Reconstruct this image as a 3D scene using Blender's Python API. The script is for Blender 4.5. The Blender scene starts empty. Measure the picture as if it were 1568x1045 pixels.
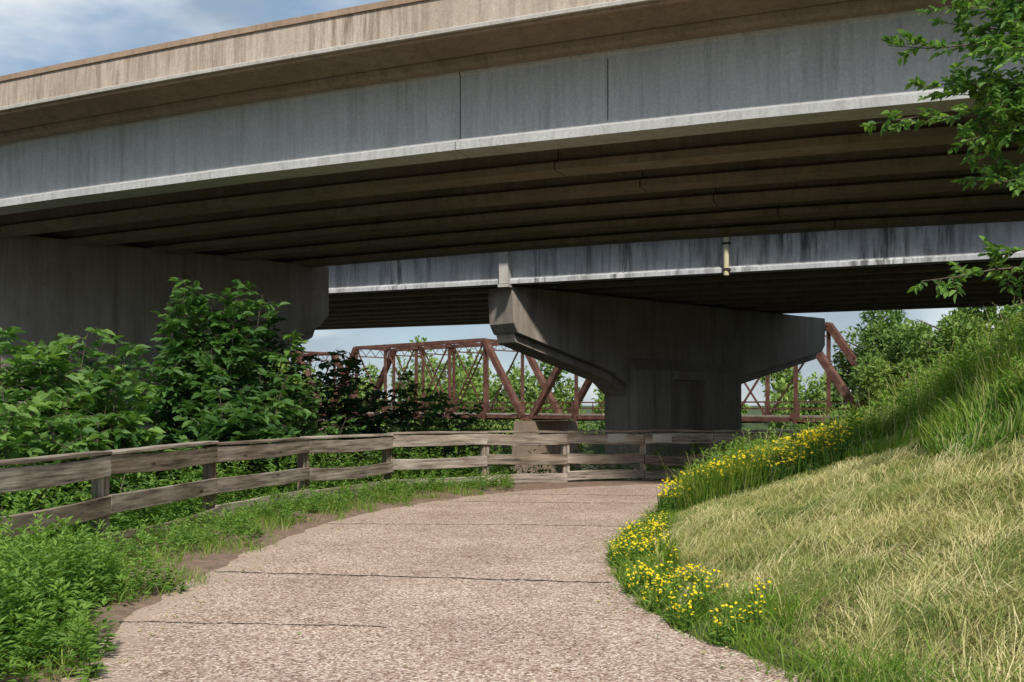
import bpy, bmesh, math, numpy as np
from mathutils import Vector, Matrix
rng=np.random.default_rng(7)
sc=bpy.context.scene
sc.view_settings.view_transform='Standard'; sc.view_settings.look='None'; sc.view_settings.exposure=0
EYE=1.6
# ---------------------------------------------------------------- camera
cam=bpy.data.cameras.new("camera"); co=bpy.data.objects.new("camera",cam); sc.collection.objects.link(co)
co.location=(0,0,EYE); co.rotation_euler=(math.radians(90),0,0)
cam.lens=35; cam.sensor_width=36; cam.shift_y=0.0625; cam.clip_start=0.05; cam.clip_end=6000
sc.camera=co
# ---------------------------------------------------------------- light
EL=math.radians(48); AZ=math.radians(172)
S=Vector((math.sin(AZ)*math.cos(EL),math.cos(AZ)*math.cos(EL),math.sin(EL)))
sl=bpy.data.lights.new("sun","SUN"); sl.energy=4.5; sl.angle=math.radians(5); sl.color=(1,.95,.87)
so=bpy.data.objects.new("sun",sl); sc.collection.objects.link(so); so.rotation_euler=(-S).to_track_quat('-Z','Y').to_euler()
w=bpy.data.worlds.new("World"); sc.world=w; w.use_nodes=True
nt=w.node_tree; nt.nodes.clear()
def N(nt,t,**k):
    n=nt.nodes.new(t)
    for a,b in k.items(): setattr(n,a,b)
    return n
out=N(nt,'ShaderNodeOutputWorld'); bg=N(nt,'ShaderNodeBackground'); bg.inputs[1].default_value=0.15
sky=N(nt,'ShaderNodeTexSky'); sky.sky_type='NISHITA'; sky.sun_disc=False; sky.sun_elevation=EL; sky.sun_rotation=AZ
sky.air_density=1.0; sky.dust_density=.3
tc=N(nt,'ShaderNodeTexCoord'); mp=N(nt,'ShaderNodeMapping'); mp.inputs['Scale'].default_value=(1,1,3.0)
no=N(nt,'ShaderNodeTexNoise'); no.inputs['Scale'].default_value=3.4; no.inputs['Detail'].default_value=6; no.inputs['Roughness'].default_value=.55
cr=N(nt,'ShaderNodeValToRGB'); cr.color_ramp.elements[0].position=.36; cr.color_ramp.elements[1].position=.64
m0=N(nt,'ShaderNodeMix',data_type='RGBA'); m0.inputs[0].default_value=.65; m0.inputs[7].default_value=(1.5,2.4,3.5,1)
c2=N(nt,'ShaderNodeValToRGB'); c2.color_ramp.elements[0].position=.42; c2.color_ramp.elements[0].color=(2.7,3.15,3.6,1); c2.color_ramp.elements[1].position=.62; c2.color_ramp.elements[1].color=(5.9,6.1,6.2,1)
n2=N(nt,'ShaderNodeTexNoise'); n2.inputs['Scale'].default_value=5.5; n2.inputs['Detail'].default_value=5
mx=N(nt,'ShaderNodeMix',data_type='RGBA')
nt.links.new(tc.outputs['Generated'],mp.inputs[0]); nt.links.new(mp.outputs[0],no.inputs[0]); nt.links.new(no.outputs[0],cr.inputs[0])
nt.links.new(mp.outputs[0],n2.inputs[0]); nt.links.new(n2.outputs[0],c2.inputs[0]); nt.links.new(c2.outputs[0],mx.inputs[7])
nt.links.new(cr.outputs[0],mx.inputs[0]); nt.links.new(sky.outputs[0],m0.inputs[6]); nt.links.new(m0.outputs[2],mx.inputs[6]); nt.links.new(mx.outputs[2],bg.inputs[0]); nt.links.new(bg.outputs[0],out.inputs[0])

# ---------------------------------------------------------------- materials
def newmat(name):
    m=bpy.data.materials.new(name); m.use_nodes=True; t=m.node_tree; t.nodes.clear()
    o=t.nodes.new('ShaderNodeOutputMaterial'); b=t.nodes.new('ShaderNodeBsdfPrincipled')
    b.inputs['Roughness'].default_value=.85; b.inputs['Specular IOR Level'].default_value=.25
    t.links.new(b.outputs[0],o.inputs[0]); return m,t,b,o
def ramp(t,stops):
    r=t.nodes.new('ShaderNodeValToRGB'); e=r.color_ramp.elements
    e[0].position=stops[0][0]; e[0].color=(*stops[0][1],1); e[1].position=stops[-1][0]; e[1].color=(*stops[-1][1],1)
    for p,c in stops[1:-1]:
        x=e.new(p); x.color=(*c,1)
    return r
def noise(t,vec,scale,det=4,rough=.6,mscale=None):
    if mscale is not None:
        m=t.nodes.new('ShaderNodeMapping'); m.inputs['Scale'].default_value=mscale; t.links.new(vec,m.inputs[0]); vec=m.outputs[0]
    n=t.nodes.new('ShaderNodeTexNoise'); n.inputs['Scale'].default_value=scale; n.inputs['Detail'].default_value=det; n.inputs['Roughness'].default_value=rough
    t.links.new(vec,n.inputs[0]); return n.outputs[0]
def mix(t,mode,a,b,f=1.0):
    m=t.nodes.new('ShaderNodeMix'); m.data_type='RGBA'; m.blend_type=mode
    for idx,v in ((0,f),(6,a),(7,b)):
        if isinstance(v,(int,float)): m.inputs[idx].default_value=v
        elif isinstance(v,tuple): m.inputs[idx].default_value=(*v,1)
        else: t.links.new(v,m.inputs[idx])
    return m.outputs[2]
def bump(t,b,h,s=.3,d=.02):
    n=t.nodes.new('ShaderNodeBump'); n.inputs['Strength'].default_value=s; n.inputs['Distance'].default_value=d
    t.links.new(h,n.inputs['Height']); t.links.new(n.outputs[0],b.inputs['Normal'])
def concrete(name,c1,c2,stain,sa=.5,streak=5.,lo=.48,hi=.72,fs=.45):
    m,t,b,o=newmat(name); g=t.nodes.new('ShaderNodeTexCoord').outputs['Object']
    big=ramp(t,[(.3,c1),(.7,c2)]); t.links.new(noise(t,g,.7,5,.65),big.inputs[0])
    st=ramp(t,[(lo,(0,0,0)),(hi,(1,1,1))]); t.links.new(noise(t,g,streak,5,.7,(1,1,.08)),st.inputs[0])
    big2=ramp(t,[(.35,(.15,.15,.15)),(.65,(1,1,1))]); t.links.new(noise(t,g,.35,3,.5),big2.inputs[0])
    f=mix(t,'MULTIPLY',st.outputs[0],big2.outputs[0]); f=mix(t,'MULTIPLY',f,(sa,sa,sa))
    c=mix(t,'MIX',big.outputs[0],stain,f)
    st2=ramp(t,[(.48,(0,0,0)),(.75,(fs,fs,fs))]); t.links.new(noise(t,g,9,4,.7,(1,1,.05)),st2.inputs[0])
    c=mix(t,'MIX',c,tuple(x*.5 for x in c1),st2.outputs[0])
    fine=ramp(t,[(.3,(.80,.80,.80)),(.7,(1.12,1.12,1.12))]); fn=noise(t,g,22,5,.75); t.links.new(fn,fine.inputs[0])
    c=mix(t,'MULTIPLY',c,fine.outputs[0]); t.links.new(c,b.inputs['Base Color']); bump(t,b,fn,.35,.01); return m
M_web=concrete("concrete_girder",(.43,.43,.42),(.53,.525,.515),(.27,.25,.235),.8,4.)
M_web2=concrete("concrete_girder_stained",(.40,.41,.42),(.66,.66,.66),(.12,.12,.12),1.0,3.2,.47,.60)
M_par=concrete("concrete_parapet",(.42,.345,.275),(.54,.45,.37),(.19,.13,.09),1.,6.,.45,.65,.6)
M_edge=concrete("concrete_edge_rusty",(.32,.21,.145),(.42,.30,.21),(.13,.09,.065),.7,4.)
M_soil_edge=concrete("concrete_edge_brown",(.24,.175,.125),(.33,.25,.18),(.10,.07,.05),.7,4.)
M_light=concrete("concrete_light",(.46,.43,.39),(.58,.55,.50),(.3,.25,.2),.6)
M_pier=concrete("concrete_pier",(.30,.25,.21),(.43,.375,.32),(.13,.10,.08),.9,2.)
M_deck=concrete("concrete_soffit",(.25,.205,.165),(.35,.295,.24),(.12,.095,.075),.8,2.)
M_dark,_,b_,_=newmat("dark_joint"); b_.inputs['Base Color'].default_value=(.06,.05,.045,1)
M_pipe,_,b_,_=newmat("pipe_cream"); b_.inputs['Base Color'].default_value=(.62,.55,.36,1); b_.inputs['Roughness'].default_value=.5
def mk_rust():
    m,t,b,o=newmat("rusty_red_steel"); g=t.nodes.new('ShaderNodeTexCoord').outputs['Object']
    r=ramp(t,[(.3,(.06,.030,.022)),(.5,(.12,.052,.036)),(.75,(.21,.115,.085))]); t.links.new(noise(t,g,1.5,5,.7),r.inputs[0])
    t.links.new(r.outputs[0],b.inputs['Base Color']); b.inputs['Roughness'].default_value=.85; return m
M_rust=mk_rust()
def mk_wood():
    m,t,b,o=newmat("weathered_wood"); g=t.nodes.new('ShaderNodeTexCoord').outputs['Object']
    oi=t.nodes.new('ShaderNodeObjectInfo'); ad=t.nodes.new('ShaderNodeVectorMath'); ad.operation='ADD'
    cmb=t.nodes.new('ShaderNodeVectorMath'); cmb.operation='SCALE'; cmb.inputs['Scale'].default_value=37
    t.links.new(oi.outputs['Random'],cmb.inputs[0]); t.links.new(g,ad.inputs[0]); t.links.new(cmb.outputs[0],ad.inputs[1]); v=ad.outputs[0]
    grain=noise(t,v,14,6,.7,(.09,1.5,1.5)); r=ramp(t,[(.34,(.085,.072,.062)),(.48,(.29,.255,.22)),(.68,(.52,.47,.41))]); t.links.new(grain,r.inputs[0])
    bl=ramp(t,[(.35,(.66,.60,.54)),(.65,(1.15,1.13,1.11))]); t.links.new(noise(t,v,2.2,4,.6,(.5,1,1)),bl.inputs[0])
    c=mix(t,'MULTIPLY',r.outputs[0],bl.outputs[0])
    rr=ramp(t,[(0,(.66,.60,.53)),(1,(1.18,1.17,1.16))]); t.links.new(oi.outputs['Random'],rr.inputs[0]); c=mix(t,'MULTIPLY',c,rr.outputs[0])
    vo=t.nodes.new('ShaderNodeTexVoronoi'); mm=t.nodes.new('ShaderNodeMapping'); mm.inputs['Scale'].default_value=(1.6,5,5); t.links.new(v,mm.inputs[0]); t.links.new(mm.outputs[0],vo.inputs[0]); vo.inputs['Scale'].default_value=1
    kr=ramp(t,[(.06,(.25,.2,.17)),(.14,(1,1,1))]); t.links.new(vo.outputs[0],kr.inputs[0]); c=mix(t,'MULTIPLY',c,kr.outputs[0])
    t.links.new(c,b.inputs['Base Color']); bump(t,b,grain,.6,.01); return m
M_wood=mk_wood()
def leafmat(name,stops,trans=.35,rough=.55):
    m,t,b,o=newmat(name); a=t.nodes.new('ShaderNodeAttribute'); a.attribute_name='tint'
    r=ramp(t,stops); t.links.new(a.outputs['Fac'],r.inputs[0]); t.links.new(r.outputs[0],b.inputs['Base Color']); b.inputs['Roughness'].default_value=rough
    tr=t.nodes.new('ShaderNodeBsdfTranslucent'); br=mix(t,'MULTIPLY',r.outputs[0],(1.4,1.5,.7)); t.links.new(br,tr.inputs[0])
    ms=t.nodes.new('ShaderNodeMixShader'); ms.inputs[0].default_value=trans
    t.links.new(b.outputs[0],ms.inputs[1]); t.links.new(tr.outputs[0],ms.inputs[2]); t.links.new(ms.outputs[0],o.inputs[0]); return m
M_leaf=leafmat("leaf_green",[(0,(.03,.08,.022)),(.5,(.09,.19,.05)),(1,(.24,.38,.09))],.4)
M_leaf_shaded=leafmat("leaf_shaded",[(0,(.016,.042,.018)),(.6,(.05,.115,.04)),(1,(.12,.23,.06))])  # darker greens: the overpass's shade is put into the leaf colour
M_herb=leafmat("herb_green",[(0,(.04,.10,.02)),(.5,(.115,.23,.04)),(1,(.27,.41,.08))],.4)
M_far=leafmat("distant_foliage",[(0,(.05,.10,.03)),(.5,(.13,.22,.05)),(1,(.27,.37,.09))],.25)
M_tall=leafmat("tall_grass_blades",[(0,(.08,.16,.025)),(.5,(.18,.30,.045)),(.85,(.32,.42,.08)),(1,(.48,.45,.2))],.45)
M_short=leafmat("cut_grass_blades",[(0,(.12,.20,.04)),(.35,(.28,.33,.09)),(.6,(.47,.43,.18)),(1,(.70,.61,.35))],.25)
M_bark,_,b_,_=newmat("bark"); b_.inputs['Base Color'].default_value=(.11,.085,.065,1)
M_flow=leafmat("yellow_petals",[(0,(.72,.50,.01)),(1,(.9,.74,.03))],.2)
def mk_path():
    m,t,b,o=newmat("exposed_aggregate"); g=t.nodes.new('ShaderNodeTexCoord').outputs['Object']
    vo=t.nodes.new('ShaderNodeTexVoronoi'); vo.inputs['Scale'].default_value=60; t.links.new(g,vo.inputs[0])
    sep=t.nodes.new('ShaderNodeSeparateColor'); t.links.new(vo.outputs['Color'],sep.inputs[0])
    r=ramp(t,[(0,(.20,.135,.105)),(.3,(.44,.325,.262)),(.7,(.60,.475,.395)),(1,(.85,.76,.67))]); t.links.new(sep.outputs[0],r.inputs[0])
    ed=ramp(t,[(.35,(1,1,1)),(.75,(.6,.53,.48))]); t.links.new(vo.outputs['Distance'],ed.inputs[0])
    c=mix(t,'MULTIPLY',r.outputs[0],ed.outputs[0],.8)
    n1=ramp(t,[(.3,(.78,.73,.70)),(.7,(1.1,1.08,1.06))]); t.links.new(noise(t,g,.8,6,.65),n1.inputs[0]); c=mix(t,'MULTIPLY',c,n1.outputs[0])
    n2=ramp(t,[(.57,(1,1,1)),(.75,(.68,.60,.55))]); t.links.new(noise(t,g,2.6,5,.75),n2.inputs[0]); c=mix(t,'MULTIPLY',c,n2.outputs[0])
    a=t.nodes.new('ShaderNodeAttribute'); a.attribute_name='edge'
    ns=noise(t,g,3,5,.6); ma=t.nodes.new('ShaderNodeMath'); ma.operation='ADD'; t.links.new(ns,ma.inputs[0]); t.links.new(a.outputs['Fac'],ma.inputs[1])
    er=ramp(t,[(.58,(0,0,0)),(.9,(.85,.85,.85))])
    sub=t.nodes.new('ShaderNodeMath'); sub.operation='SUBTRACT'; sub.inputs[1].default_value=.2; t.links.new(ma.outputs[0],sub.inputs[0]); t.links.new(sub.outputs[0],er.inputs[0])
    c=mix(t,'MIX',c,(.43,.32,.25),er.outputs[0])
    t.links.new(c,b.inputs['Base Color']); bump(t,b,vo.outputs['Distance'],.6,.01); return m
M_path=mk_path()
def mk_ground():
    m,t,b,o=newmat("ground_soil"); g=t.nodes.new('ShaderNodeTexCoord').outputs['Object']
    a=t.nodes.new('ShaderNodeAttribute'); a.attribute_name='gcol'
    n=noise(t,g,7,6,.7); r=ramp(t,[(.25,(.5,.5,.5)),(.75,(1.4,1.4,1.4))]); t.links.new(n,r.inputs[0])
    n2=noise(t,g,60,4,.7); r2=ramp(t,[(.25,(.6,.6,.6)),(.75,(1.3,1.3,1.3))]); t.links.new(n2,r2.inputs[0])
    c=mix(t,'MULTIPLY',a.outputs['Color'],r.outputs[0]); c=mix(t,'MULTIPLY',c,r2.outputs[0]); t.links.new(c,b.inputs['Base Color']); bump(t,b,n2,.5,.02); return m
M_ground=mk_ground()
def mk_water():
    m,t,b,o=newmat("river_water"); g=t.nodes.new('ShaderNodeTexCoord').outputs['Object']
    b.inputs['Base Color'].default_value=(.09,.07,.045,1); b.inputs['Roughness'].default_value=.12; b.inputs['Specular IOR Level'].default_value=.5
    bump(t,b,noise(t,g,1.2,4,.6),.25,.05); return m
M_water=mk_water()

# ---------------------------------------------------------------- mesh helpers
def link(ob,parent=None):
    sc.collection.objects.link(ob)
    if parent is not None: ob.parent=parent
    return ob
def empty(name):
    e=bpy.data.objects.new(name,None); sc.collection.objects.link(e); return e
def npmesh(name,V,F,mat,attr=None,parent=None,smooth=False):
    V=np.asarray(V,np.float32); F=np.asarray(F,np.int32); k=F.shape[1]
    me=bpy.data.meshes.new(name); me.vertices.add(len(V)); me.vertices.foreach_set('co',V.ravel())
    me.loops.add(F.size); me.loops.foreach_set('vertex_index',F.ravel())
    me.polygons.add(len(F)); me.polygons.foreach_set('loop_start',np.arange(0,F.size,k,dtype=np.int32))
    try: me.polygons.foreach_set('loop_total',np.full(len(F),k,np.int32))
    except Exception: pass
    me.polygons.foreach_set('use_smooth',np.full(len(F),bool(smooth)))
    me.update(calc_edges=True)
    if attr:
        for an,(ty,arr) in attr.items():
            a=me.attributes.new(an,ty,'POINT'); a.data.foreach_set('color' if ty=='FLOAT_COLOR' else 'value',np.asarray(arr,np.float32).ravel())
    me.materials.append(mat); return link(bpy.data.objects.new(name,me),parent)
class Boxes:
    def __init__(s): s.V=[];s.F=[]
    def hexa(s,p8):
        o=len(s.V); s.V+= [tuple(p) for p in p8]
        for f in ((0,3,2,1),(4,5,6,7),(0,1,5,4),(1,2,6,5),(2,3,7,6),(3,0,4,7)): s.F.append([o+i for i in f])
    def box(s,c,ax,ay,az,sx,sy,sz):
        c=np.array(c,float);ax,ay,az=[np.array(a,float) for a in (ax,ay,az)]
        P=[]
        for k in (-.5,.5):
            for i,j in ((-.5,-.5),(.5,-.5),(.5,.5),(-.5,.5)): P.append(c+ax*sx*i+ay*sy*j+az*sz*k)
        s.hexa(P)
    def beam(s,a,b,w,h,up=(0,0,1)):
        a=np.array(a,float);b=np.array(b,float);d=b-a;L=np.linalg.norm(d);d/=L
        u=np.array(up,float)
        if abs(d@u)>.97: u=np.array((.755,-.656,0.))
        sd=np.cross(d,u);sd/=np.linalg.norm(sd);u2=np.cross(sd,d)
        s.box((a+b)/2,d,sd,u2,L,w,h)
    def make(s,name,mat,parent=None): return npmesh(name,s.V,s.F,mat,None,parent)
class Leaves:
    def __init__(s): s.P=[];s.D=[];s.N=[];s.L=[];s.W=[];s.T=[]
    def add(s,P,D,Nn,L,W,T):
        n=len(P); s.P.append(P);s.D.append(D);s.N.append(Nn);s.L.append(np.broadcast_to(L,n));s.W.append(np.broadcast_to(W,n));s.T.append(np.broadcast_to(T,n))
    def arr(s):
        P=np.concatenate(s.P);D=np.concatenate(s.D);Nn=np.concatenate(s.N);L=np.concatenate(s.L)[:,None];W=np.concatenate(s.W)[:,None];T=np.concatenate(s.T)
        D=D/(np.linalg.norm(D,axis=1)[:,None]+1e-6); sd=np.cross(D,Nn); sd/=(np.linalg.norm(sd,axis=1)[:,None]+1e-6); up=np.cross(sd,D)
        return P,D,L,W,T,sd,up
    def make(s,name,mat,parent=None):
        P,D,L,W,T,sd,up=s.arr(); n=len(P); fold=.22*W
        v=np.stack([P, P+D*L*.3+sd*W*.42+up*fold, P+D*L*.62+sd*W*.4+up*fold*.8-up*L*.03, P+D*L-up*L*.14, P+D*L*.62-sd*W*.4+up*fold*.8-up*L*.03, P+D*L*.3-sd*W*.42+up*fold],1).reshape(-1,3)
        o=(np.arange(n)*6)[:,None]
        F=np.concatenate([o+np.array(f)[None] for f in ([0,1,2,3],[0,3,4,5])])
        return npmesh(name,v,F,mat,{'tint':('FLOAT',np.repeat(np.clip(T,0,1),6))},parent)
class SimpleLeaves(Leaves):
    def make(s,name,mat,parent=None):
        P,D,L,W,T,sd,up=s.arr(); n=len(P); v=np.stack([P,P+D*L*.45+sd*W*.5+up*W*.15,P+D*L-up*L*.1,P+D*L*.45-sd*W*.5+up*W*.15],1).reshape(-1,3)
        o=(np.arange(n)*4)[:,None]; F=np.concatenate([o+np.array([0,1,2])[None],o+np.array([0,2,3])[None]])
        return npmesh(name,v,F,mat,{'tint':('FLOAT',np.repeat(np.clip(T,0,1),4))},parent)
class Tubes:
    def __init__(s): s.V=[];s.F=[];s.n=0
    def tube(s,pts,r0,r1,k=5):
        pts=np.asarray(pts,float);m=len(pts)
        d=np.gradient(pts,axis=0);d/=(np.linalg.norm(d,axis=1)[:,None]+1e-9)
        ref=np.array([.3,.9,.2]); a=np.cross(d,ref);a/=(np.linalg.norm(a,axis=1)[:,None]+1e-9);b=np.cross(d,a)
        r=np.linspace(r0,r1,m)[:,None,None]; th=np.arange(k)*2*math.pi/k
        ring=pts[:,None]+r*(a[:,None]*np.cos(th)[None,:,None]+b[:,None]*np.sin(th)[None,:,None])
        s.V.append(ring.reshape(-1,3))
        for i in range(m-1):
            for j in range(k): s.F.append([s.n+i*k+j,s.n+i*k+(j+1)%k,s.n+(i+1)*k+(j+1)%k,s.n+(i+1)*k+j])
        s.n+=m*k
    def make(s,name,mat,parent=None): return npmesh(name,np.concatenate(s.V),s.F,mat,None,parent,True)
def rnd(n,k=3): return rng.normal(size=(n,k))

# ---------------------------------------------------------------- terrain
R=np.array([(2.6,-12),(2.3,3),(1.95,5),(1.66,5.8),(1.12,7.4),(.95,8.9),(1.12,11),(1.85,13.5),(2.4,15.4),(3.1,17),(4.3,18.1),(6.5,18.8),(12,19.6),(60,25)],float)
Lp=np.array([(-2.0,-12),(-2.2,3),(-2.6,5.7),(-2.95,7.4),(-2.95,9.6),(-2.65,13.2),(-1.95,15.4),(-1.0,17.1),(-.2,18.2),(1.0,19.2),(2.4,20.0),(4.3,20.7),(6.5,21.3),(12,22.2),(60,28)],float)
Fp=np.array([(-4.7,-12),(-4.6,3.2),(-4.62,5.7),(-4.55,8.2),(-4.42,10.7),(-4.1,13.5),(-3.35,16.0),(-2.3,18.5),(-.55,19.8),(1.1,20.5),(2.75,21.0),(4.3,21.5),(6.1,22.0),(7.9,22.5),(9.7,22.9),(13,23.5),(60,29.5)],float)
def smooth(x,y0,n):
    P=x
    for _ in range(n):
        Q=np.empty((2*len(P)-2,2)); Q[0::2]=.75*P[:-1]+.25*P[1:]; Q[1::2]=.25*P[:-1]+.75*P[1:]; P=np.vstack([P[:1],Q,P[-1:]])
    return P
Rs=smooth(R,0,2); Ls=smooth(Lp,0,2)
def sdist(x,y,P):
    best=np.full(x.shape,1e9);sg=np.zeros(x.shape)
    for a,b in zip(P[:-1],P[1:]):
        d=b-a;L2=d@d;t=np.clip(((x-a[0])*d[0]+(y-a[1])*d[1])/L2,0,1)
        qx=x-a[0]-t*d[0];qy=y-a[1]-t*d[1];D=np.hypot(qx,qy)
        cr=d[0]*(y-a[1])-d[1]*(x-a[0]); m=D<best-1e-7
        best=np.where(m,D,best);sg=np.where(m,np.sign(cr),sg)
    return best*sg
def wob(x,y,f,s=0): return (np.sin(x*f+1.3+s)*np.cos(y*f*1.17+.4+s)+.5*np.sin(x*f*2.3+y*f*1.9+s)+.3*np.cos(x*f*4.1-y*f*3.7+s*2))/1.8
def sst(x,a,b):
    t=np.clip((x-a)/(b-a),0,1); return t*t*(3-2*t)
HOLES=((2.25,9.0,.24,.11),(2.75,7.25,.36,.09),(3.5,8.4,.2,.07),(2.05,6.6,.16,.06))
def hole(x,y,g=1.0):
    m=np.zeros(np.shape(x))
    for hx,hy,a,b in HOLES:
        u=(x-hx)*.9-(y-hy)*.35; v=(x-hx)*.35+(y-hy)*.9
        m=np.maximum(m,1-np.sqrt((u/(a*g))**2+(v/(b*g))**2)+.25*wob(x,y,9))
    return np.clip(m,0,1)
def H(x,y,full=False):
    x=np.asarray(x,float);y=np.asarray(y,float)
    dr=-sdist(x,y,Rs); dl=sdist(x,y,Ls); df=sdist(x,y,Fp)
    z=np.full(x.shape,-.03)
    z=z+np.where(dr>-.12,.05*sst(dr,-.12,.25)*1.2,0)+np.where(dl>-.2,sst(dl+.1*wob(x,y,3),-.2,.15)*.05,0)
    e=np.clip(dr-.1,0,None); emb=.33*e*sst(e,0,.8)+.30*np.clip(e-2.6,0,None)*sst(e,2.6,3.6); emb=np.minimum(emb,3.6+.05*np.clip(e-7,0,None)); emb=np.minimum(emb,5.2)
    z=z+np.where(dr>.1,emb,0)+np.where(dr>.3,.06*wob(x,y,1.9)+.035*wob(x,y,5.3),0)-.09*hole(x,y)
    o=np.clip(df-.2,0,None); drop=-.30*np.minimum(o,3)-.13*np.clip(o-3,0,16)-.22*np.clip(o-19,0,12)
    back=sst(y,112,135)*5.3; rt=sst(x,9,22)*sst(y,26,40)*(1-sst(y,95,110))*5.0
    z=z+np.where(df>.2,drop+.06*wob(x,y,1.5),0)+np.where(df>3,back+rt,0)
    if full: return z,dr,dl,df
    return z
def axis(lo,hi,step,ext,g):
    c=list(np.arange(lo,hi,step)); s=step;v=c[-1]
    up=[]
    while v<ext: s*=g;v+=s;up.append(v)
    s=step;v=c[0];dn=[]
    while v>-ext: s*=g;v-=s;dn.append(v)
    return np.array(dn[::-1]+c+up)
gx=axis(-7,9,.075,3000,1.09); gy=axis(3.5,24,.09,3000,1.09)
X,Y=np.meshgrid(gx,gy); Z,dr,dl,df=H(X,Y,True)
ny,nx=X.shape; idx=np.arange(nx*ny).reshape(ny,nx)
F=np.stack([idx[:-1,:-1],idx[:-1,1:],idx[1:,1:],idx[1:,:-1]],-1).reshape(-1,4)
def cutmask(x,y,dr):
    lim=3.2+.35*wob(x,y,1.3)
    line=13.2-(x-2.3)*.84+.4*wob(x,y,1.7,2)
    return (dr>.30+.22*wob(x,y,1.9,1))&(dr<lim)&(y<line)
col=np.zeros(X.shape+(4,)); col[...,3]=1; col[...,:3]=(.06,.075,.03)
col[dl>-.3]=(.24,.165,.12,1); col[df>.1]=(.05,.055,.03,1); col[dr>-.2]=(.09,.10,.04,1); col[cutmask(X,Y,dr)]=(.26,.215,.10,1)
col[hole(X,Y)>.05]=(.07,.045,.03,1)
col[(df>.1)&(Y>100)]=(.06,.09,.03,1)
npmesh("ground",np.stack([X,Y,Z],-1).reshape(-1,3),F,M_ground,{'gcol':('FLOAT_COLOR',col.reshape(-1,4))},None,True)
npmesh("river",[(-400,40,-4.6),(400,40,-4.6),(400,130,-4.6),(-400,130,-4.6)],[(0,1,2,3)],M_water)
n=260; k=16
def at(P,q):
    s=np.r_[0,np.cumsum(np.hypot(*np.diff(P,axis=0).T))]; s/=s[-1]; return np.stack([np.interp(q,s,P[:,0]),np.interp(q,s,P[:,1])],-1)
iL=Ls[(Ls[:,1]<24)]; iR=Rs[(Rs[:,1]<21.5)]
q=np.linspace(0,1,n); Lq=at(iL,q); Rq=at(iR,q)
V=[];E=[]
for i in range(n):
    for j in range(k+1):
        f=j/k; p=Lq[i]*(1-f)+Rq[i]*f; jl=.09*wob(p[0],p[1],2.2)+.03*wob(p[0],p[1],9) if j in(0,k) else 0
        V.append((p[0]+jl,p[1],0.0)); wd=np.linalg.norm(Rq[i]-Lq[i]); E.append(max(0,1-f*wd/.9)*.6+ max(0,1-(1-f)*wd/.25)*.3)
Fq=[[i*(k+1)+j,i*(k+1)+j+1,(i+1)*(k+1)+j+1,(i+1)*(k+1)+j] for i in range(n-1) for j in range(k)]
path=npmesh("footpath",V,Fq,M_path,{'edge':('FLOAT',E)})
def joint(pts,wd,name="joint"):
    pts=np.array(pts,float); m=160; t=np.linspace(0,1,m); s=np.linspace(0,1,len(pts)); x=np.interp(t,s,pts[:,0]); y=np.interp(t,s,pts[:,1])
    y=y+.012*np.sin(x*9)+.01*np.sin(x*23)+rng.normal(0,.004,m); ww=wd*(.25+1.1*rng.random(m))
    v=np.concatenate([np.stack([x,y-ww/2,np.full(m,.004)],1),np.stack([x,y+ww/2,np.full(m,.004)],1)])
    npmesh(name,v,[[i,i+1,m+i+1,m+i] for i in range(m-1)],M_dark,None,path)
joint([(-2.85,9.55),(-1.2,9.3),(.9,8.95)],.04); joint([(-2.9,7.35),(-1.6,7.25),(-.9,7.18)],.022)
joint([(-2.5,13.4),(0,13.3),(1.75,13.1)],.03); joint([(-1.2,16.6),(0.5,16.3),(2.7,16.2)],.03); joint([(-.5,17.9),(1.5,17.7),(3.2,17.3)],.03)

# ---------------------------------------------------------------- overpasses
d=np.array([-.9205,.3907]); nrm=np.array([-.3907,-.9205]); cd=np.array([.755,.656]); cn=np.array([.656,-.755])
def zc(t,k,t0):
    a=np.abs(t-t0); return -np.where(a<14,k*a*a,k*196+2*k*14*(a-14))
def sweep(name,prof,O,ts,mat,parent,k=0,t0=1,closed=True,u0=0):
    prof=np.array(prof,float);m=len(prof);V=[]
    for t in ts:
        c=O+d*t; dz=float(zc(np.array(t),k,t0))
        for u,z in prof:
            q=c+nrm*(u+u0); V.append((q[0],q[1],EYE+z+dz))
    F=[]
    for i in range(len(ts)-1):
        for j in range(m if closed else m-1):
            j2=(j+1)%m; F.append([i*m+j,i*m+j2,(i+1)*m+j2,(i+1)*m+j])
    ob=npmesh(name,V,F,mat,None,parent)
    if closed:
        bm=bmesh.new(); bm.from_mesh(ob.data); bmesh.ops.recalc_face_normals(bm,faces=bm.faces)
        ee=[e for e in bm.edges if e.is_boundary]; bmesh.ops.holes_fill(bm,edges=ee); bmesh.ops.recalc_face_normals(bm,faces=bm.faces)
        for f in bm.faces: f.smooth=False
        bm.to_mesh(ob.data); bm.free()
    return ob
def girder(h0,h1):
    return [(-.30,h0),(.30,h0),(.30,h0+.14),(.10,h0+.24),(.10,h1-.20),(.20,h1-.08),(.20,h1),(-.20,h1),(-.20,h1-.08),(-.10,h1-.20),(-.10,h0+.24),(-.30,h0+.14)]
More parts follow.
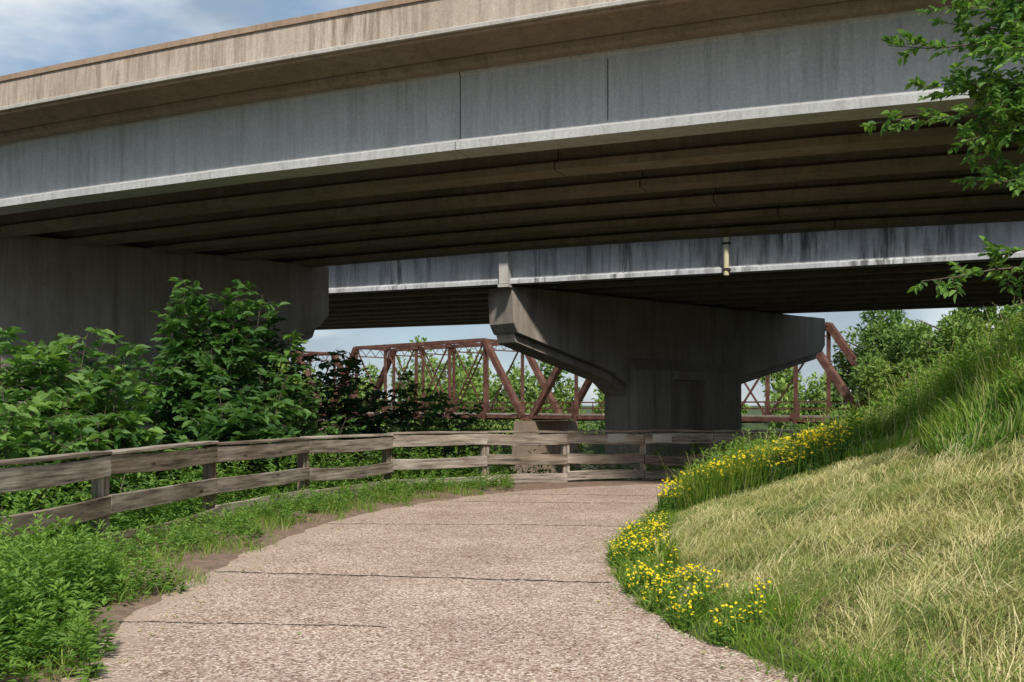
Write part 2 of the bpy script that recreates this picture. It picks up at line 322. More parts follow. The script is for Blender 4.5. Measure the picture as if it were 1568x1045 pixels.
def overpass(name,O,ngird,spc,k,joints,mw,ts0=-70,ts1=70,over=.88):
    e=empty(name); hb=4.36; ht=5.88
    js=[ts0]+sorted(joints)+[ts1]
    for gi in range(ngird):
        for a,b in zip(js[:-1],js[1:]):
            sk=-gi*spc*math.tan(math.radians(28))
            a2=a+.012+(sk if a!=ts0 else 0); b2=b-.012+(sk if b!=ts1 else 0)
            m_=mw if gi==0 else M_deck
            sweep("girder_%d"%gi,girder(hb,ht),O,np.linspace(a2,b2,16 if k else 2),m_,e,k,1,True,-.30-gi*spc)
    wtot=(ngird-1)*spc+.6
    ts=np.linspace(ts0,ts1,141 if k else 2)
    sweep("deck_slab",[(over-.05,ht+.07),(over-.05,ht+.16),(-wtot-over+.05,ht+.16),(-wtot-over+.05,ht+.07),(-wtot-.1,ht+.003),(.1,ht+.003)],O,ts,M_soil_edge,e,k)
    for sgn,off,nm in ((1,0,"near"),(-1,-wtot,"far")):
        f=lambda pr:[(off+sgn*u,z) for u,z in pr]
        sweep("slab_edge_"+nm,f([(over-.049,ht+.06),(over-.01,ht+.065),(over-.01,ht+.118),(over-.049,ht+.118)]),O,ts,M_edge,e,k)
        sweep("drip_ledge_"+nm,f([(over-.25,ht+.162),(over-.048,ht+.12),(over+.07,ht+.12),(over+.075,ht+.175),(over+.0,ht+.215),(over-.25,ht+.215)]),O,ts,M_light,e,k)
        sweep("parapet_"+nm,f([(over-.20,ht+.217),(over-.03,ht+.217),(over-.05,ht+.74),(over-.22,ht+.74)]),O,ts,M_par,e,k)
        sweep("coping_"+nm,f([(over-.26,ht+.742),(over-.015,ht+.742),(over-.015,ht+.845),(over-.26,ht+.845)]),O,ts,M_edge,e,k)
    sweep("haunch",[(-.08,ht-.17),(.05,ht-.15),(.11,ht-.10),(.13,ht-.02),(.13,ht-.002),(-.08,ht-.002)],O,ts,M_soil_edge,e,k)
    B=Boxes()
    for tt in np.arange(ts0+6,ts1-4,7.6):
        for gi in range(ngird-1):
            u=-.30-(gi+.5)*spc; q=O+d*(tt-(gi+.5)*spc*math.tan(math.radians(28)))+nrm*u
            dz=float(zc(np.array(tt),k,1)) if k else 0
            B.box((q[0],q[1],EYE+hb+.93+dz),(cd[0],cd[1],0),(-cd[1],cd[0],0),(0,0,1),spc-.05,.22,.75)
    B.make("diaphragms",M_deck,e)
    return e
O1=np.array([0,16.6]); O2=np.array([0,35.75])
def tpx(O,px):
    r=(px-784)/1524; return (r*O[1]-O[0])/(d[0]-r*d[1])
br1=overpass("highway_overpass",O1,6,2.0,.0011,[tpx(O1,697)],M_web)
br2=overpass("highway_overpass",O2,9,1.92,0,[tpx(O2,774)],M_web2)
B=Boxes(); q=O1+d*tpx(O1,925)
B.box((q[0]+nrm[0]*-.195,q[1]+nrm[1]*-.195,EYE+5.12),(d[0],d[1],0),(nrm[0],nrm[1],0),(0,0,1),.013,.006,1.0); B.make("web_joint",M_dark,br1)
B=Boxes(); q=O2+d*tpx(O2,774)
B.box((q[0]+nrm[0]*.02,q[1]+nrm[1]*.02,EYE+5.06),(d[0],d[1],0),(nrm[0],nrm[1],0),(0,0,1),.34,.35,1.42)
B.box((q[0]+nrm[0]*.02,q[1]+nrm[1]*.02,EYE+4.28),(d[0],d[1],0),(nrm[0],nrm[1],0),(0,0,1),.42,.4,.10); B.make("girder_end_block",M_light,br2)
T=Tubes(); q=O2+d*tpx(O2,1113)+nrm*.12
T.tube([(q[0],q[1],EYE+z) for z in (4.25,4.7,5.2,5.8)],.09,.09,10); T.make("drain_pipe",M_pipe,br2)
B=Boxes()
for z in (4.45,5.3): B.box((q[0],q[1],EYE+z),(d[0],d[1],0),(nrm[0],nrm[1],0),(0,0,1),.26,.22,.06)
B.make("drain_bracket",M_dark,br2)

# ---------------------------------------------------------------- piers (hammerhead)
def pier(name,P0,L,s0,s1,hend=2.62,hcol=.95,base=-7.,T=1.4,top=4.30):
    e=empty(name); P0=np.array(P0,float)
    def pt(s,tk,z): q=P0+cd*s-cn*tk; return (q[0],q[1],EYE+z)
    def prism(ol,t0,t1,nm):
        n=len(ol); bm=bmesh.new(); vs=[bm.verts.new(pt(s,t0,z)) for s,z in ol]+[bm.verts.new(pt(s,t1,z)) for s,z in ol]
        bm.faces.new(vs[:n]); bm.faces.new(vs[n:][::-1])
        for i in range(n): bm.faces.new([vs[i],vs[i+n],vs[(i+1)%n+n],vs[(i+1)%n]])
        bm.normal_update()
        bmesh.ops.triangulate(bm,faces=[f for f in bm.faces if len(f.verts)>4],quad_method='BEAUTY',ngon_method='EAR_CLIP'); bmesh.ops.recalc_face_normals(bm,faces=bm.faces)
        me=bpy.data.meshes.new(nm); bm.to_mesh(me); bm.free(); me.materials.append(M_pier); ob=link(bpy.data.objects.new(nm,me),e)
        bv=ob.modifiers.new("b",'BEVEL'); bv.width=.03; bv.segments=1; bv.limit_method='ANGLE'; return ob
    prism([(0,top),(L,top),(L,hend+.35),(L-.3,hend),(s1+.9,hcol+.35),(s1,hcol-.2),(s1,base),(s0,base),(s0,hcol-.2),(s0-.9,hcol+.35),(.3,hend),(0.1,hend+.35)],0,T,"hammerhead_cap")
    for sg,a,b,nm in ((1,.3,s0-.9,"haunch_rib_a"),(-1,L-.3,s1+.9,"haunch_rib_b")):
        za,zb=hend-.004,hcol+.346
        prism([(a,za),(b,zb),(b+sg*.9,hcol-.2),(b+sg*.9,hcol-.62),(b,zb-.34),(a+sg*.12,za-.34)],.24,T-.12,nm)
    m=(s0+s1)/2
    B=Boxes(); zt_=hcol+.45; zr=hcol+.1
    for a,b,z0,z1 in ((s0+.02,m-1.15,base,zt_),(m+.85,s1-.02,base,zt_),(m-1.149,m+.849,zr,zt_)):
        P=[pt(a,-.38,z0),pt(b,-.38,z0),pt(b,.003,z0),pt(a,.003,z0),pt(a,-.38,z1),pt(b,-.38,z1),pt(b,.003,z1+.5),pt(a,.003,z1+.5)]
        B.hexa(P)
    B.make("shaft_facing",M_pier,e)
    B=Boxes()
    for s in np.linspace(.5,L-.5,9 if L>18 else 6): 
        c=pt(s,T/2,top+.03); B.box(c,(cd[0],cd[1],0),(cn[0],cn[1],0),(0,0,1),.6,.7,.055)
    B.make("bearing_pads",M_deck,e); return e
pier("bridge_pier",(0,35.9),20.6,6.25,13.2)
def p1(s): return np.array((-5.7,31.0))-cd*s
pier("bridge_pier",p1(13.6),13.6,3.6,9.6,2.45,.6)
pier("bridge_pier",np.array((0,35.9))+d*34,20.6,6.25,13.2)
pier("bridge_pier",p1(13.6)-d*31,13.6,3.6,9.6,2.45,.6)

# ---------------------------------------------------------------- truss bridge
tb=empty("truss_bridge")
A0=np.array((-1.6,82.)); td=np.array((.727,-.686)); tn=np.array((.686,.727))
zt=5.4; zb=-.95
def tp(s,wd,z): q=A0+td*s+tn*wd; return (q[0],q[1],EYE+z)
def span(a,b,np_=6,zt=zt):
    B=Boxes();G=Boxes(); pl=(b-a)/np_; W=4.6
    for wd in (0,W):
        B.beam(tp(a,wd,zb),tp(a+pl,wd,zt),.5,.42); B.beam(tp(b,wd,zb),tp(b-pl,wd,zt),.5,.42)
        B.beam(tp(a+pl,wd,zt),tp(b-pl,wd,zt),.4,.3); B.beam(tp(a,wd,zb),tp(b,wd,zb),.25,.25)
        for i in range(1,np_):
            s=a+i*pl; B.beam(tp(s,wd,zb),tp(s,wd,zt),.2,.22)
            G.box(tp(s,wd-.16,zt-.25),(td[0],td[1],0),(tn[0],tn[1],0),(0,0,1),.7,.03,.4)
            G.box(tp(s,wd-.16,zb+.25),(td[0],td[1],0),(tn[0],tn[1],0),(0,0,1),.7,.03,.4)
        for i in range(1,np_-1):
            s=a+i*pl
            if i<=np_/2: B.beam(tp(s,wd,zt),tp(s+pl,wd,zb),.08,.13)
            if i>=np_/2-1: B.beam(tp(s,wd,zb),tp(s+pl,wd,zt),.08,.13)
        for z in (zb+.7,zb+1.15): G.beam(tp(a,wd+.25,z),tp(b,wd+.25,z),.05,.09)
        m=int((b-a)/2.2)
        for i in range(m+1): 
            s0=a+(b-a)*i/m; G.beam(tp(s0,wd+.25,zb+.2),tp(s0,wd+.25,zb+1.15),.06,.06)
    for i in range(1,np_):
        s=a+i*pl; B.beam(tp(s,0,zt),tp(s,W,zt),.15,.2); B.beam(tp(s,0,zt-.8),tp(s,W,zt-.8),.08,.1)
        if i<np_-1: G.beam(tp(s,0,zt+.05),tp(s+pl,W,zt+.05),.07,.07); G.beam(tp(s,W,zt-.06),tp(s+pl,0,zt-.06),.07,.07)
        for j in range(4):
            G.beam(tp(s,W*j/4,zt-.75),tp(s,W*(j+.5)/4,zt-.1),.04,.05); G.beam(tp(s,W*(j+.5)/4,zt-.1),tp(s,W*(j+1)/4,zt-.75),.04,.05)
    for i in range(np_+1): B.beam(tp(a+i*pl,-.2,zb-.1),tp(a+i*pl,W+.2,zb-.1),.25,.35)
    for k in range(5): B.beam(tp(a,.3+k*1.0,zb+.02),tp(b,.3+k*1.0,zb+.02),.12,.2)
    B.make("truss_members",M_rust,tb); G.make("gussets_and_railings",M_rust,tb)
    D=Boxes(); D.beam(tp(a,W/2,zb+.2),tp(b,W/2,zb+.2),W-.3,.1); D.make("deck_planks",M_wood,tb)
span(4.4,31.6); span(-22.4,3.4); span(-49.5,-23.4); span(-77,-50.5)
B=Boxes()
for s in (31.9,3.9,-22.9,-50,-77.5):
    P=[]
    for z,g in ((-8,.35),(zb-.32,0)):
        for i,j in ((-1,-1),(1,-1),(1,1),(-1,1)): P.append(tp(s+i*(.8+g),2.3+j*(3.0+g),z))
    B.hexa(P)
B.make("masonry_piers",M_soil_edge,tb)

# ---------------------------------------------------------------- fence
fe=empty("wooden_fence")
def board(name,a,b,h,th,mat=M_wood,roll=0,warp=.0):
    a=Vector(a);b=Vector(b);dv=b-a;L=dv.length; me=bpy.data.meshes.new(name); bm=bmesh.new()
    nseg=6; rings=[]
    for i in range(nseg+1):
        x=-L/2+L*i/nseg; wz=warp*math.sin(i/nseg*math.pi); j=rng.normal(0,.003,4)
        rings.append([bm.verts.new((x,sy*th/2,sz*h/2+wz+j[q])) for q,(sy,sz) in enumerate(((-1,-1),(1,-1),(1,1),(-1,1)))])
    for r0,r1 in zip(rings[:-1],rings[1:]):
        for q in range(4): bm.faces.new([r0[q],r0[(q+1)%4],r1[(q+1)%4],r1[q]])
    bm.faces.new(rings[0][::-1]); bm.faces.new(rings[-1]); bmesh.ops.recalc_face_normals(bm,faces=bm.faces)
    bm.to_mesh(me); bm.free(); me.materials.append(mat); ob=link(bpy.data.objects.new(name,me),fe)
    xa=dv.normalized(); up=Vector((0,0,1))
    if abs(xa.z)>.9: up=Vector((math.cos(roll),math.sin(roll),0))
    ya=up.cross(xa).normalized(); za=xa.cross(ya); ob.matrix_world=Matrix.Translation((a+b)/2)@Matrix((xa,ya,za)).transposed().to_4x4()
    bv=ob.modifiers.new("b",'BEVEL'); bv.width=.006; bv.segments=1; return ob
fp=Fp[2:16]
hts=[1.12,1.12,1.115,1.11,1.10,1.09,1.09,1.08,1.07,1.06,1.05,1.04,1.02,1.0]
for i,p in enumerate(fp):
    g=float(H(np.array(p[0]),np.array(p[1]))); t=(fp[min(i+1,len(fp)-1)]-fp[max(i-1,0)]); t/=np.linalg.norm(t)
    board("post",(p[0],p[1],g-.5),(p[0]+rng.normal(0,.015),p[1]+rng.normal(0,.015),hts[i]-.055),.15,.13,roll=math.atan2(t[1],t[0]))
for i in range(len(fp)-1):
    a,b=fp[i],fp[i+1]; t=b-a; t=t/np.linalg.norm(t); r=np.array((t[1],-t[0])); off=r*.095
    a2=a+off+t*.006;b2=b+off-t*.006
    za,zb_=hts[i],hts[i+1]; j=lambda: rng.normal(0,.018)
    board("top_rail",(a2[0],a2[1],za-.165+j()*.6),(b2[0],b2[1],zb_-.165+j()*.6),.215,.045,warp=-abs(rng.normal(0,.018)))
    board("mid_rail",(a2[0],a2[1],za-.60+j()),(b2[0],b2[1],zb_-.60+j()),.205,.045,warp=-abs(rng.normal(0,.025)))
    board("kick_board",(a2[0],a2[1],.13+j()),(b2[0],b2[1],.12+j()),.19,.045,warp=rng.normal(0,.01))
    c=r*.03; board("cap_rail",(a[0]+c[0],a[1]+c[1],za-.032+j()*.4),(b[0]+c[0],b[1]+c[1],zb_-.032+j()*.4),.04,.2,warp=rng.normal(0,.006))
for px,yy in ((942,.9),(1010,.9)):
    for a,b,i in zip(fp[:-1],fp[1:],range(99)):
        r=(px-784)/1524; den=(b-a)[0]-r*(b-a)[1]; s=(r*a[1]-a[0])/den
        if 0<=s<1 and a[1]>15:
            q=a+(b-a)*s; t=(b-a)/np.linalg.norm(b-a); rr=np.array((t[1],-t[0])); q=q+rr*.124; z=hts[i]-.165
            board("repaired_patch",(q[0]-t[0]*.22,q[1]-t[1]*.22,z),(q[0]+t[0]*.22,q[1]+t[1]*.22,z),.18,.01,mat=M_light)

# ---------------------------------------------------------------- vegetation
def shrub(LC,TB,base,Ht,Rr,nst,ntw,nlf,leaf,tint=(.3,.9),stemr=.02,lean=(0,0)):
    base=np.array(base,float)
    for i in range(nst):
        th=rng.random()*2*math.pi; r=Rr*math.sqrt(rng.random()); h=Ht*(.5+.5*rng.random())*(1-.3*(r/Rr)**2)
        b0=base+np.array([math.cos(th),math.sin(th),0])*r*.3
        tip=base+np.array([math.cos(th)*r+lean[0]*h,math.sin(th)*r+lean[1]*h,h]); ct=(b0+tip)/2+np.array([0,0,.18*h])+rng.normal(0,.1*Rr,3)*[1,1,.3]
        u=np.linspace(0,1,9)[:,None]; pts=(1-u)**2*b0+2*u*(1-u)*ct+u*u*tip
        TB.tube(pts,stemr,stemr*.25,5); st=rng.normal(0,.1)
        for k in range(ntw):
            tt=.12+.88*((k+rng.random())/ntw); p=(1-tt)**2*b0+2*tt*(1-tt)*ct+tt*tt*tip
            a=rng.random()*2*math.pi; dv=np.array([math.cos(a),math.sin(a),.1+.5*rng.random()]); dv/=np.linalg.norm(dv)
            ln=(.30+.35*(1-tt))*Rr*(.4+.6*rng.random())+.12
            e=p+dv*ln; TB.tube([p,p+dv*ln*.5+[0,0,.02],e],stemr*.3,.002,3)
            us=np.linspace(.2,1.05,nlf); m=nlf
            P=p+dv*ln*us[:,None]-np.array([0,0,1])*(us[:,None]**2)*ln*.22; side=np.cross(dv,[0,0,1]); side/=np.linalg.norm(side); sg=np.where(np.arange(m)%2==0,1,-1)[:,None]
            D=dv*.55+side*sg*.9+rnd(m)*.3+[0,0,-.2]; D[-1]=dv+rnd(1)[0]*.2
            Nn=np.array([0,0,1])+rnd(m)*.4
            sz=leaf*(.65+.7*rng.random(m))
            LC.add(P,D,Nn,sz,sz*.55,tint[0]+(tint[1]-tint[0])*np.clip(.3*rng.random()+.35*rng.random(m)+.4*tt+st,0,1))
def gz(x,y): return float(H(np.array(x),np.array(y)))
def bush(name,specs,mat,leaf,**k):
    e=empty(name); LC=Leaves();TB=Tubes()
    for (x,y,h,r,ns,nt_,nl) in specs: shrub(LC,TB,(x,y,gz(x,y)-.05),h,r,ns,nt_,nl,leaf,**k)
    LC.make("leaves",mat,e); TB.make("stems",M_bark,e); return e
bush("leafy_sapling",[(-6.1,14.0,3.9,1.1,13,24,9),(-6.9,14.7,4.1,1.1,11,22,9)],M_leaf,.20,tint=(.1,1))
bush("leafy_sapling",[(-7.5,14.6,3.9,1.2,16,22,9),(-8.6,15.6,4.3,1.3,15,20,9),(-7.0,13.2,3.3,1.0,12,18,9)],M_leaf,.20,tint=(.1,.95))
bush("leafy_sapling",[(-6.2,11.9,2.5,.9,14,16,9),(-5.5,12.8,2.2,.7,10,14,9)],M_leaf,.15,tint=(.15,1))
bush("leafy_sapling",[(-6.5,19.6,5.7,1.1,18,26,9),(-5.4,19.2,5.1,1.0,14,24,9),(-5.0,17.6,3.3,.9,12,18,9)],M_leaf,.22,tint=(.0,.75),lean=(.10,0))  # low tint range paints the bridge shade into these leaves
bush("shaded_shrub",[(-6.9,21.5,6.0,1.5,20,20,10),(-5.6,22.0,5.4,1.4,18,18,10),(-7.9,18.8,4.6,1.5,18,18,10),(-4.9,18.7,3.1,1.2,12,16,10)],M_leaf_shaded,.19,tint=(0,.9))
bush("shaded_shrub",[(-4.2,23.,4.5,1.2,16,20,10),(-2.9,24,4.0,1.2,15,18,10),(-1.4,24.6,3.5,1.0,11,15,9)],M_leaf_shaded,.16,tint=(0,.9))
bush("shaded_shrub",[(-4.3,20.5,3.1,1.0,12,18,10),(-2.2,22.5,2.6,1.0,10,14,9)],M_leaf,.14,tint=(0,.8))
def herbs(LC,pts,hmin,hmax,K,leaf,tint=(.1,1),spread=.16):
    pts=np.asarray(pts);n=len(pts); z=H(pts[:,0],pts[:,1]); h=hmin+(hmax-hmin)*rng.random(n)
    le=rnd(n,2)*.14
    t=.15+.85*rng.random((n,K)); a=rng.random((n,K))*2*math.pi
    hh=(h[:,None]*t)
    P=np.stack([pts[:,0,None]+le[:,0,None]*hh+np.cos(a)*spread*.25*(1.2-t),pts[:,1,None]+le[:,1,None]*hh+np.sin(a)*spread*.25*(1.2-t),z[:,None]+hh],-1).reshape(-1,3)
    D=np.stack([np.cos(a),np.sin(a),.2+.8*t**2-.3*rng.random((n,K))],-1).reshape(-1,3)+rnd(n*K)*.15
    Nn=np.array([0,0,1.])+rnd(n*K)*.3
    sz=(leaf*(.6+.8*rng.random((n,K)))*(1.25-.6*t)).reshape(-1)
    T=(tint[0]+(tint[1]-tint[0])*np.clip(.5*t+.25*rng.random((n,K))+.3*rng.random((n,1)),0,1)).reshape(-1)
    LC.add(P,D,Nn,sz,sz*.36,T)
def scatter(n,x0,x1,y0,y1,fn):
    x=rng.uniform(x0,x1,n);y=rng.uniform(y0,y1,n); z,dr,dl,df=H(x,y,True); m=fn(x,y,dr,dl,df); return np.stack([x[m],y[m]],1)
LC=SimpleLeaves()
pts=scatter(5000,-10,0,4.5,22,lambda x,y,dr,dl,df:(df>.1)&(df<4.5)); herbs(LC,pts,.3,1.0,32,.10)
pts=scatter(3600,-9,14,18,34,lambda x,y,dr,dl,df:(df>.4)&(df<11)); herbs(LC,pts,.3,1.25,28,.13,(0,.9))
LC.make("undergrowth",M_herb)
LC=SimpleLeaves()
def near(x,y,dl,df): return (df<.12)&(dl>.02+.4*wob(x,y,2.1))
pts=scatter(4600,-5,0,4,20,lambda x,y,dr,dl,df:(near(x,y,dl,df))&((df>-1.15+.6*wob(x,y,1.6))|(y<8.6))&(wob(x,y,1.9,3)>-.6)); 
yy=pts[:,1]; herbs(LC,pts[yy<8.8],.12,.5,30,.075); herbs(LC,pts[yy>=8.8],.08,.38,22,.065)
pts=scatter(1500,-5.2,-2.6,4.2,8.4,lambda x,y,dr,dl,df:(dl>.35)&(df<.1)); herbs(LC,pts,.25,.72,38,.085,(.1,.95))
LC.make("verge_weeds",M_herb)
def blades(name,pts,h,hv,wd,lean,mat,tint,parent=None,flat=0.,adir=None,hm=None):
    n=len(pts); z=H(pts[:,0],pts[:,1])-.01; hh=h*(1-hv+2*hv*rng.random(n)); a=rng.random(n)*2*math.pi; b=rng.random(n)*2*math.pi
    if hm is not None: hh=hh*hm
    if adir is not None: a=adir+rng.normal(0,.7,n); b=a+math.pi/2+rng.normal(0,.4,n)
    ln=hh*lean*(.3+rng.random(n)); dx=np.cos(a)*ln;dy=np.sin(a)*ln; w_=wd*(.6+.8*rng.random(n)); sx=np.cos(b)*w_/2; sy=np.sin(b)*w_/2
    if flat>0: zt_=H(pts[:,0]+dx,pts[:,1]+dy)-z-.01
    else: zt_=0
    vert=hh*(1-flat); P=np.stack([pts[:,0],pts[:,1],z],1)
    def o(x,y,q): return P+np.stack([x,y,q],1)
    v=np.stack([o(-sx,-sy,0*sx),o(sx,sy,0*sx),o(dx*.25-sx*.85,dy*.25-sy*.85,vert*.5+zt_*.25),o(dx*.25+sx*.85,dy*.25+sy*.85,vert*.5+zt_*.25),o(dx*.65-sx*.55,dy*.65-sy*.55,vert*.85+zt_*.65),o(dx*.65+sx*.55,dy*.65+sy*.55,vert*.85+zt_*.65),o(dx,dy,vert*(.9-.5*(flat>0))+zt_)],1).reshape(-1,3)
    k=(np.arange(n)*7)[:,None]; F=np.concatenate([k+np.array(f)[None] for f in ([0,1,3],[0,3,2],[2,3,5],[2,5,4],[4,5,6])])
    return npmesh(name,v,F,mat,{'tint':('FLOAT',np.repeat(np.clip(tint,0,1),7))},parent)
pts=scatter(330000,.8,11,4.,22,lambda x,y,dr,dl,df:(dr>.35)&(~cutmask(x,y,dr))&(x/y<.62)); pts=pts[:120000]
_,drp,_,_=H(pts[:,0],pts[:,1],True)
w1=wob(pts[:,0],pts[:,1],1.1); w2=wob(pts[:,0],pts[:,1],3.3,2)
t=.5+.25*w1+.15*w2+rng.normal(0,.17,len(pts)); t=np.where(rng.random(len(pts))<.07,1,t)
ad=3*wob(pts[:,0],pts[:,1],1.7,3)
# low where it borders the mown part, rising into the uncut part
hm=(1+.35*w1+.4*w2)*np.where(pts[:,1]<12.5,.5+.5*sst(drp,2.9,4.4),1.)
blades("tall_grass",pts,.40,.5,.012,.8,M_tall,t,hm=hm,adir=ad)
sp=pts[:2600]; blades("tall_grass",sp,.62,.3,.007,.4,M_short,.7+rng.normal(0,.12,len(sp)),hm=hm[:2600])
pts=scatter(300000,.8,7,3.6,13.5,lambda x,y,dr,dl,df:cutmask(x,y,dr)&(x/y<.6)&(hole(x,y,1.15)<.05)); pts=pts[:125000]
t=.60+.30*wob(pts[:,0],pts[:,1],1.9,4)+.15*wob(pts[:,0],pts[:,1],5,1)+rng.normal(0,.2,len(pts))
n1=int(len(pts)*.36)
blades("cut_grass",pts[:n1],.085,.6,.006,.9,M_short,t[:n1]-.34)
ad=2.5*wob(pts[n1:,0],pts[n1:,1],2.4,1)-.8
blades("cut_grass",pts[n1:],.12,.6,.006,1.7,M_short,t[n1:]+.10,flat=.62,adir=ad)
cc=pts[rng.integers(0,len(pts),380)]; hp=np.repeat(cc,70,0)+rnd(380*70,2)*np.array([.12,.07]); ad=np.repeat(rng.random(380)*6.28,70)
blades("cut_grass",hp,.18,.6,.006,1.4,M_short,.68+np.repeat(rng.normal(0,.28,380),70)+rng.normal(0,.12,len(hp)),flat=.4,adir=ad)
pts=scatter(60000,.6,3.5,3.6,19,lambda x,y,dr,dl,df:(dr>-.04+.12*wob(x,y,5))&(dr<.5+.2*wob(x,y,3))&(wob(x,y,4,2)>-.5)); t=.5+.2*wob(pts[:,0],pts[:,1],2)+rng.normal(0,.18,len(pts))
blades("path_edge_grass",pts,.13,.7,.009,1.1,M_tall,t,hm=1+.5*wob(pts[:,0],pts[:,1],4,2))
pts=scatter(44000,-5,0,4,20,lambda x,y,dr,dl,df:(near(x,y,dl,df))&(wob(x,y,2.4,1)>-.1)); blades("verge_grass",pts,.12,.6,.008,.9,M_tall,.55+rng.normal(0,.25,len(pts)))
def flowers(name,pts,hmin,hmax,sz):
    LC=SimpleLeaves(); LS=SimpleLeaves(); n=len(pts); z=H(pts[:,0],pts[:,1]); h=rng.uniform(hmin,hmax,n)
    C=np.stack([pts[:,0],pts[:,1],z+h],1)
    tilt=rnd(n)*.35+[0,-.35,1]; tilt/=np.linalg.norm(tilt,axis=1)[:,None]
    e1=np.cross(tilt,[1,0,0.]); e1/=np.linalg.norm(e1,axis=1)[:,None]; e2=np.cross(tilt,e1)
    for k in range(5):
        a=k*2*math.pi/5; D=e1*math.cos(a)+e2*math.sin(a)+tilt*.25; LC.add(C,D,tilt,sz*(.7+.6*rng.random(n)),sz*.8,rng.random(n))
    ob=LC.make(name,M_flow)
    S0=C.copy();S0[:,2]=z; LS.add(S0,C-S0+1e-4,rnd(n),h,.006,rng.random(n)*.6)
    herbs(LS,pts[::2],hmin*.6,hmax*.95,14,.05,(.3,1.),.12)
    LS.make("stems_and_leaves",M_herb,ob)
pts=scatter(9000,.8,1.8,6.6,12,lambda x,y,dr,dl,df:(dr>-.05)&(dr<.5)&(wob(x,y,2.2,5)+.3*wob(x,y,7)>-.0)); pts=pts[:950]
flowers("yellow_wildflowers",pts,.08,.27,.014)
pts=scatter(30000,1.2,9,9.5,18.5,lambda x,y,dr,dl,df:(dr>.15)&(dr<3.6)&(~cutmask(x,y,dr))&(x/y<.335+.03*wob(x,y,2.5))&(y>12.2-(x-2.3)*.84)&(y<17.0-(x-1.98)*.2)&(wob(x,y,1.6,2)+.5*wob(x,y,5)>-.2)); pts=pts[:3600]
flowers("yellow_wildflowers",pts,.28,.55,.022)
LC=SimpleLeaves(); pts=scatter(4600,1.2,9.5,6.5,20,lambda x,y,dr,dl,df:(dr>.3)&((dr>3.6)|(y>12.5))&(~cutmask(x,y,dr))&(x/y<.62)&(wob(x,y,1.2,7)>-.25)); herbs(LC,pts,.3,.8,26,.10,(.2,1)); LC.make("broadleaf_weeds",M_herb)
LC=SimpleLeaves(); pts=scatter(5000,-3,3,4,19,lambda x,y,dr,dl,df:(dr<.0)&(dl<0)&((dl>-.5)|(dr>-.35)|(rng.random(len(x))<.03))); m=len(pts)
LC.add(np.stack([pts[:,0],pts[:,1],np.full(m,.008)],1),np.stack([*(rnd(m,2).T),np.zeros(m)+.05],1),np.array([0,0,1.])+rnd(m)*.15,.03*(.4+rng.random(m)),.018*(.5+rng.random(m)),rng.random(m)*.9); LC.make("leaf_litter",M_short)

# distant trees
def crown(LC,c,R_,n,leaf,tint):
    nb=rng.integers(9,14)
    for i in range(nb):
        o=rnd(1)[0]; o/=np.linalg.norm(o); o*=rng.random()**.5*.75; cc=np.array(c)+o*R_; r=np.array(R_)*rng.uniform(.28,.5)
        m=n//nb; p=rnd(m); p/=np.linalg.norm(p,axis=1)[:,None]; rr=(.55+.5*rng.random(m))[:,None]
        P=cc+p*rr*r; D=p+rnd(m)*.6; Nn=p+rnd(m)*.5; s=leaf*(.6+.8*rng.random(m))
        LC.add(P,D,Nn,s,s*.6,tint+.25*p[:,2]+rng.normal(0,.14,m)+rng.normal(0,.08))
LC=SimpleLeaves();TB=Tubes()
for i in range(72):
    x=-95+i*3.0+rng.normal(0,1.2); y=128+rng.normal(0,7); h=rng.uniform(8.5,12.)
    if -40<x<-25: h+=2.5
    z=gz(x,y); TB.tube([(x,y,z-.3),(x,y,z+h*.5),(x+.2,y,z+h*.8)],.25,.08,6); crown(LC,(x,y,z+h*.5),(3.0,2.6,h*.5),1100,.62,.6)
    crown(LC,(x+1.5,y-4,z+1.8),(2.4,2.0,2.2),350,.6,.65)
dt=LC.make("distant_trees",M_far); TB.make("trunks",M_bark,dt)
def tree(name,x,y,h,rw,n,leaf,mat,tint=.45):
    e=empty(name);LC=SimpleLeaves();TB=Tubes(); z=gz(x,y)
    TB.tube([(x,y,z-.3),(x+.1,y,z+h*.3),(x-.05,y+.1,z+h*.6),(x,y,z+h*.85)],.03*h,.008*h,8)
    for i in range(9):
        a=rng.random()*6.28; zz=z+h*(.25+.05*i); TB.tube([(x,y,zz),(x+math.cos(a)*rw*.5,y+math.sin(a)*rw*.5,zz+h*.1),(x+math.cos(a)*rw*.85,y+math.sin(a)*rw*.85,zz+h*.16)],.01*h,.002*h,5)
    crown(LC,(x,y,z+h*.58),(rw,rw,h*.42),n,leaf,tint); crown(LC,(x,y,z+h*.42),(rw*.9,rw*.9,h*.32),n//2,leaf,tint-.1)
    LC.make("crown",mat,e);TB.make("trunk_and_limbs",M_bark,e)
for x,y,h,rw in ((24.5,66,9.5,3.2),(22.6,58,7.0,2.6),(24,53,7.5,2.8),(28,53,9,3.4),(32,56,10,4),(20.6,52,4.6,1.9)):
    tree("deciduous_tree",x,y,h,rw,7000,.27,M_far,.5)
tree("deciduous_tree",-24.5,100,14.5,4.5,6000,.45,M_far,.7)
tree("deciduous_tree",-7,104,13,4,5000,.45,M_far,.65)
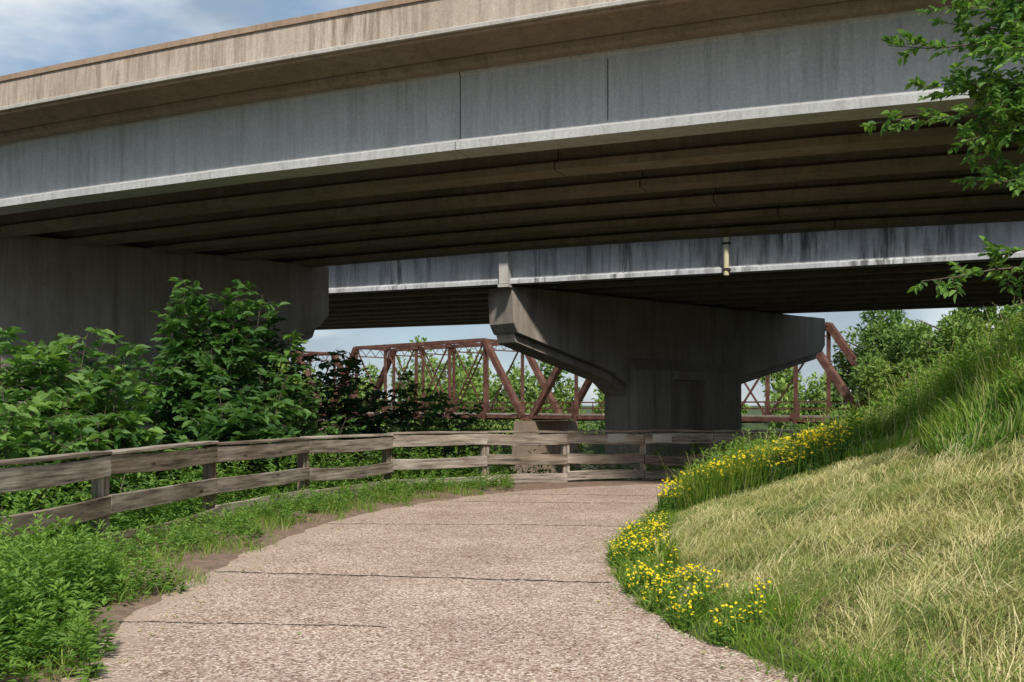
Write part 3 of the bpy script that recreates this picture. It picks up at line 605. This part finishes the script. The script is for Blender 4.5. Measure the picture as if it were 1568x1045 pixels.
def neartree():
    e=empty("elm_tree");LC=Leaves();TB=Tubes(); bx,by=7.6,9.6; z=gz(bx,by)
    TB.tube([(bx,by,z-.3),(bx-.05,by,z+1.2),(bx+.05,by-.1,z+2.8),(bx-.1,by,z+4.6)],.15,.06,9)
    def limb(p0,p1,sag,r,ntw,nl,twl):
        p0=np.array(p0,float);p1=np.array(p1,float);c=(p0+p1)/2+[0,0,sag]; u=np.linspace(0,1,12)[:,None]; pts=(1-u)**2*p0+2*u*(1-u)*c+u*u*p1; pts[1:-1]+=rng.normal(0,.02,(10,3)); TB.tube(pts,r,.003,6)
        ax=(p1-p0)/np.linalg.norm(p1-p0)
        for k in range(ntw):
            t=.45+.55*(k+rng.random())/ntw; p=(1-t)**2*p0+2*t*(1-t)*c+t*t*p1; dv=ax*.6+rnd(1)[0]*.6; dv/=np.linalg.norm(dv); ln=twl*(.4+.8*rng.random())*(1.3-t)
            TB.tube([p,p+dv*ln*.5+rnd(1)[0]*.01,p+dv*ln],.005,.0015,3)
            m=nl; us=np.linspace(.1,1.05,m)[:,None]; side=np.cross(dv,[0,0,1.]); side/=np.linalg.norm(side)
            P=p+dv*ln*us; sg=np.where(np.arange(m)%2==0,1,-1)[:,None]; D=dv*.7+side*sg*.8+rnd(m)*.3; sz=.085*(.7+.6*rng.random(m)); LC.add(P,D,np.array([0,0,1.])+rnd(m)*.5,sz,sz*.55,.3+.7*rng.random(m))
    L_=[((3.4,9.0,4.85),.15,26,.45),((3.3,9.0,4.15),.2,26,.45),((3.75,9.1,4.5),.2,26,.5),((3.9,9.0,5.2),.1,40,.6),((4.1,9.0,4.0),.2,40,.6),((4.15,9.0,4.5),.1,50,.65),((4.3,9.2,5.4),.1,46,.65),((4.0,9.3,5.7),.2,30,.6),((4.35,9,3.6),.1,34,.5),((4.3,9.0,4.9),.1,50,.65),((3.7,9.0,2.72),-.1,28,.45),((4.4,9.1,2.95),.1,30,.5),((4.5,8.8,4.2),.1,46,.6),((4.6,9.2,2.5),.0,14,.35)]
    for q_ in range(9): L_.append(((rng.uniform(4.0,4.6),rng.uniform(8.7,9.6),rng.uniform(3.7,5.6)),.1,44,.6))
    for p1,sag,nt_,tw in L_: limb((bx-.05,by,p1[2]*.55+2.0),p1,sag,.028,nt_,11,tw)
    LC.make("leaves",M_leaf,e);TB.make("trunk_and_boughs",M_bark,e)
neartree()
print("done")
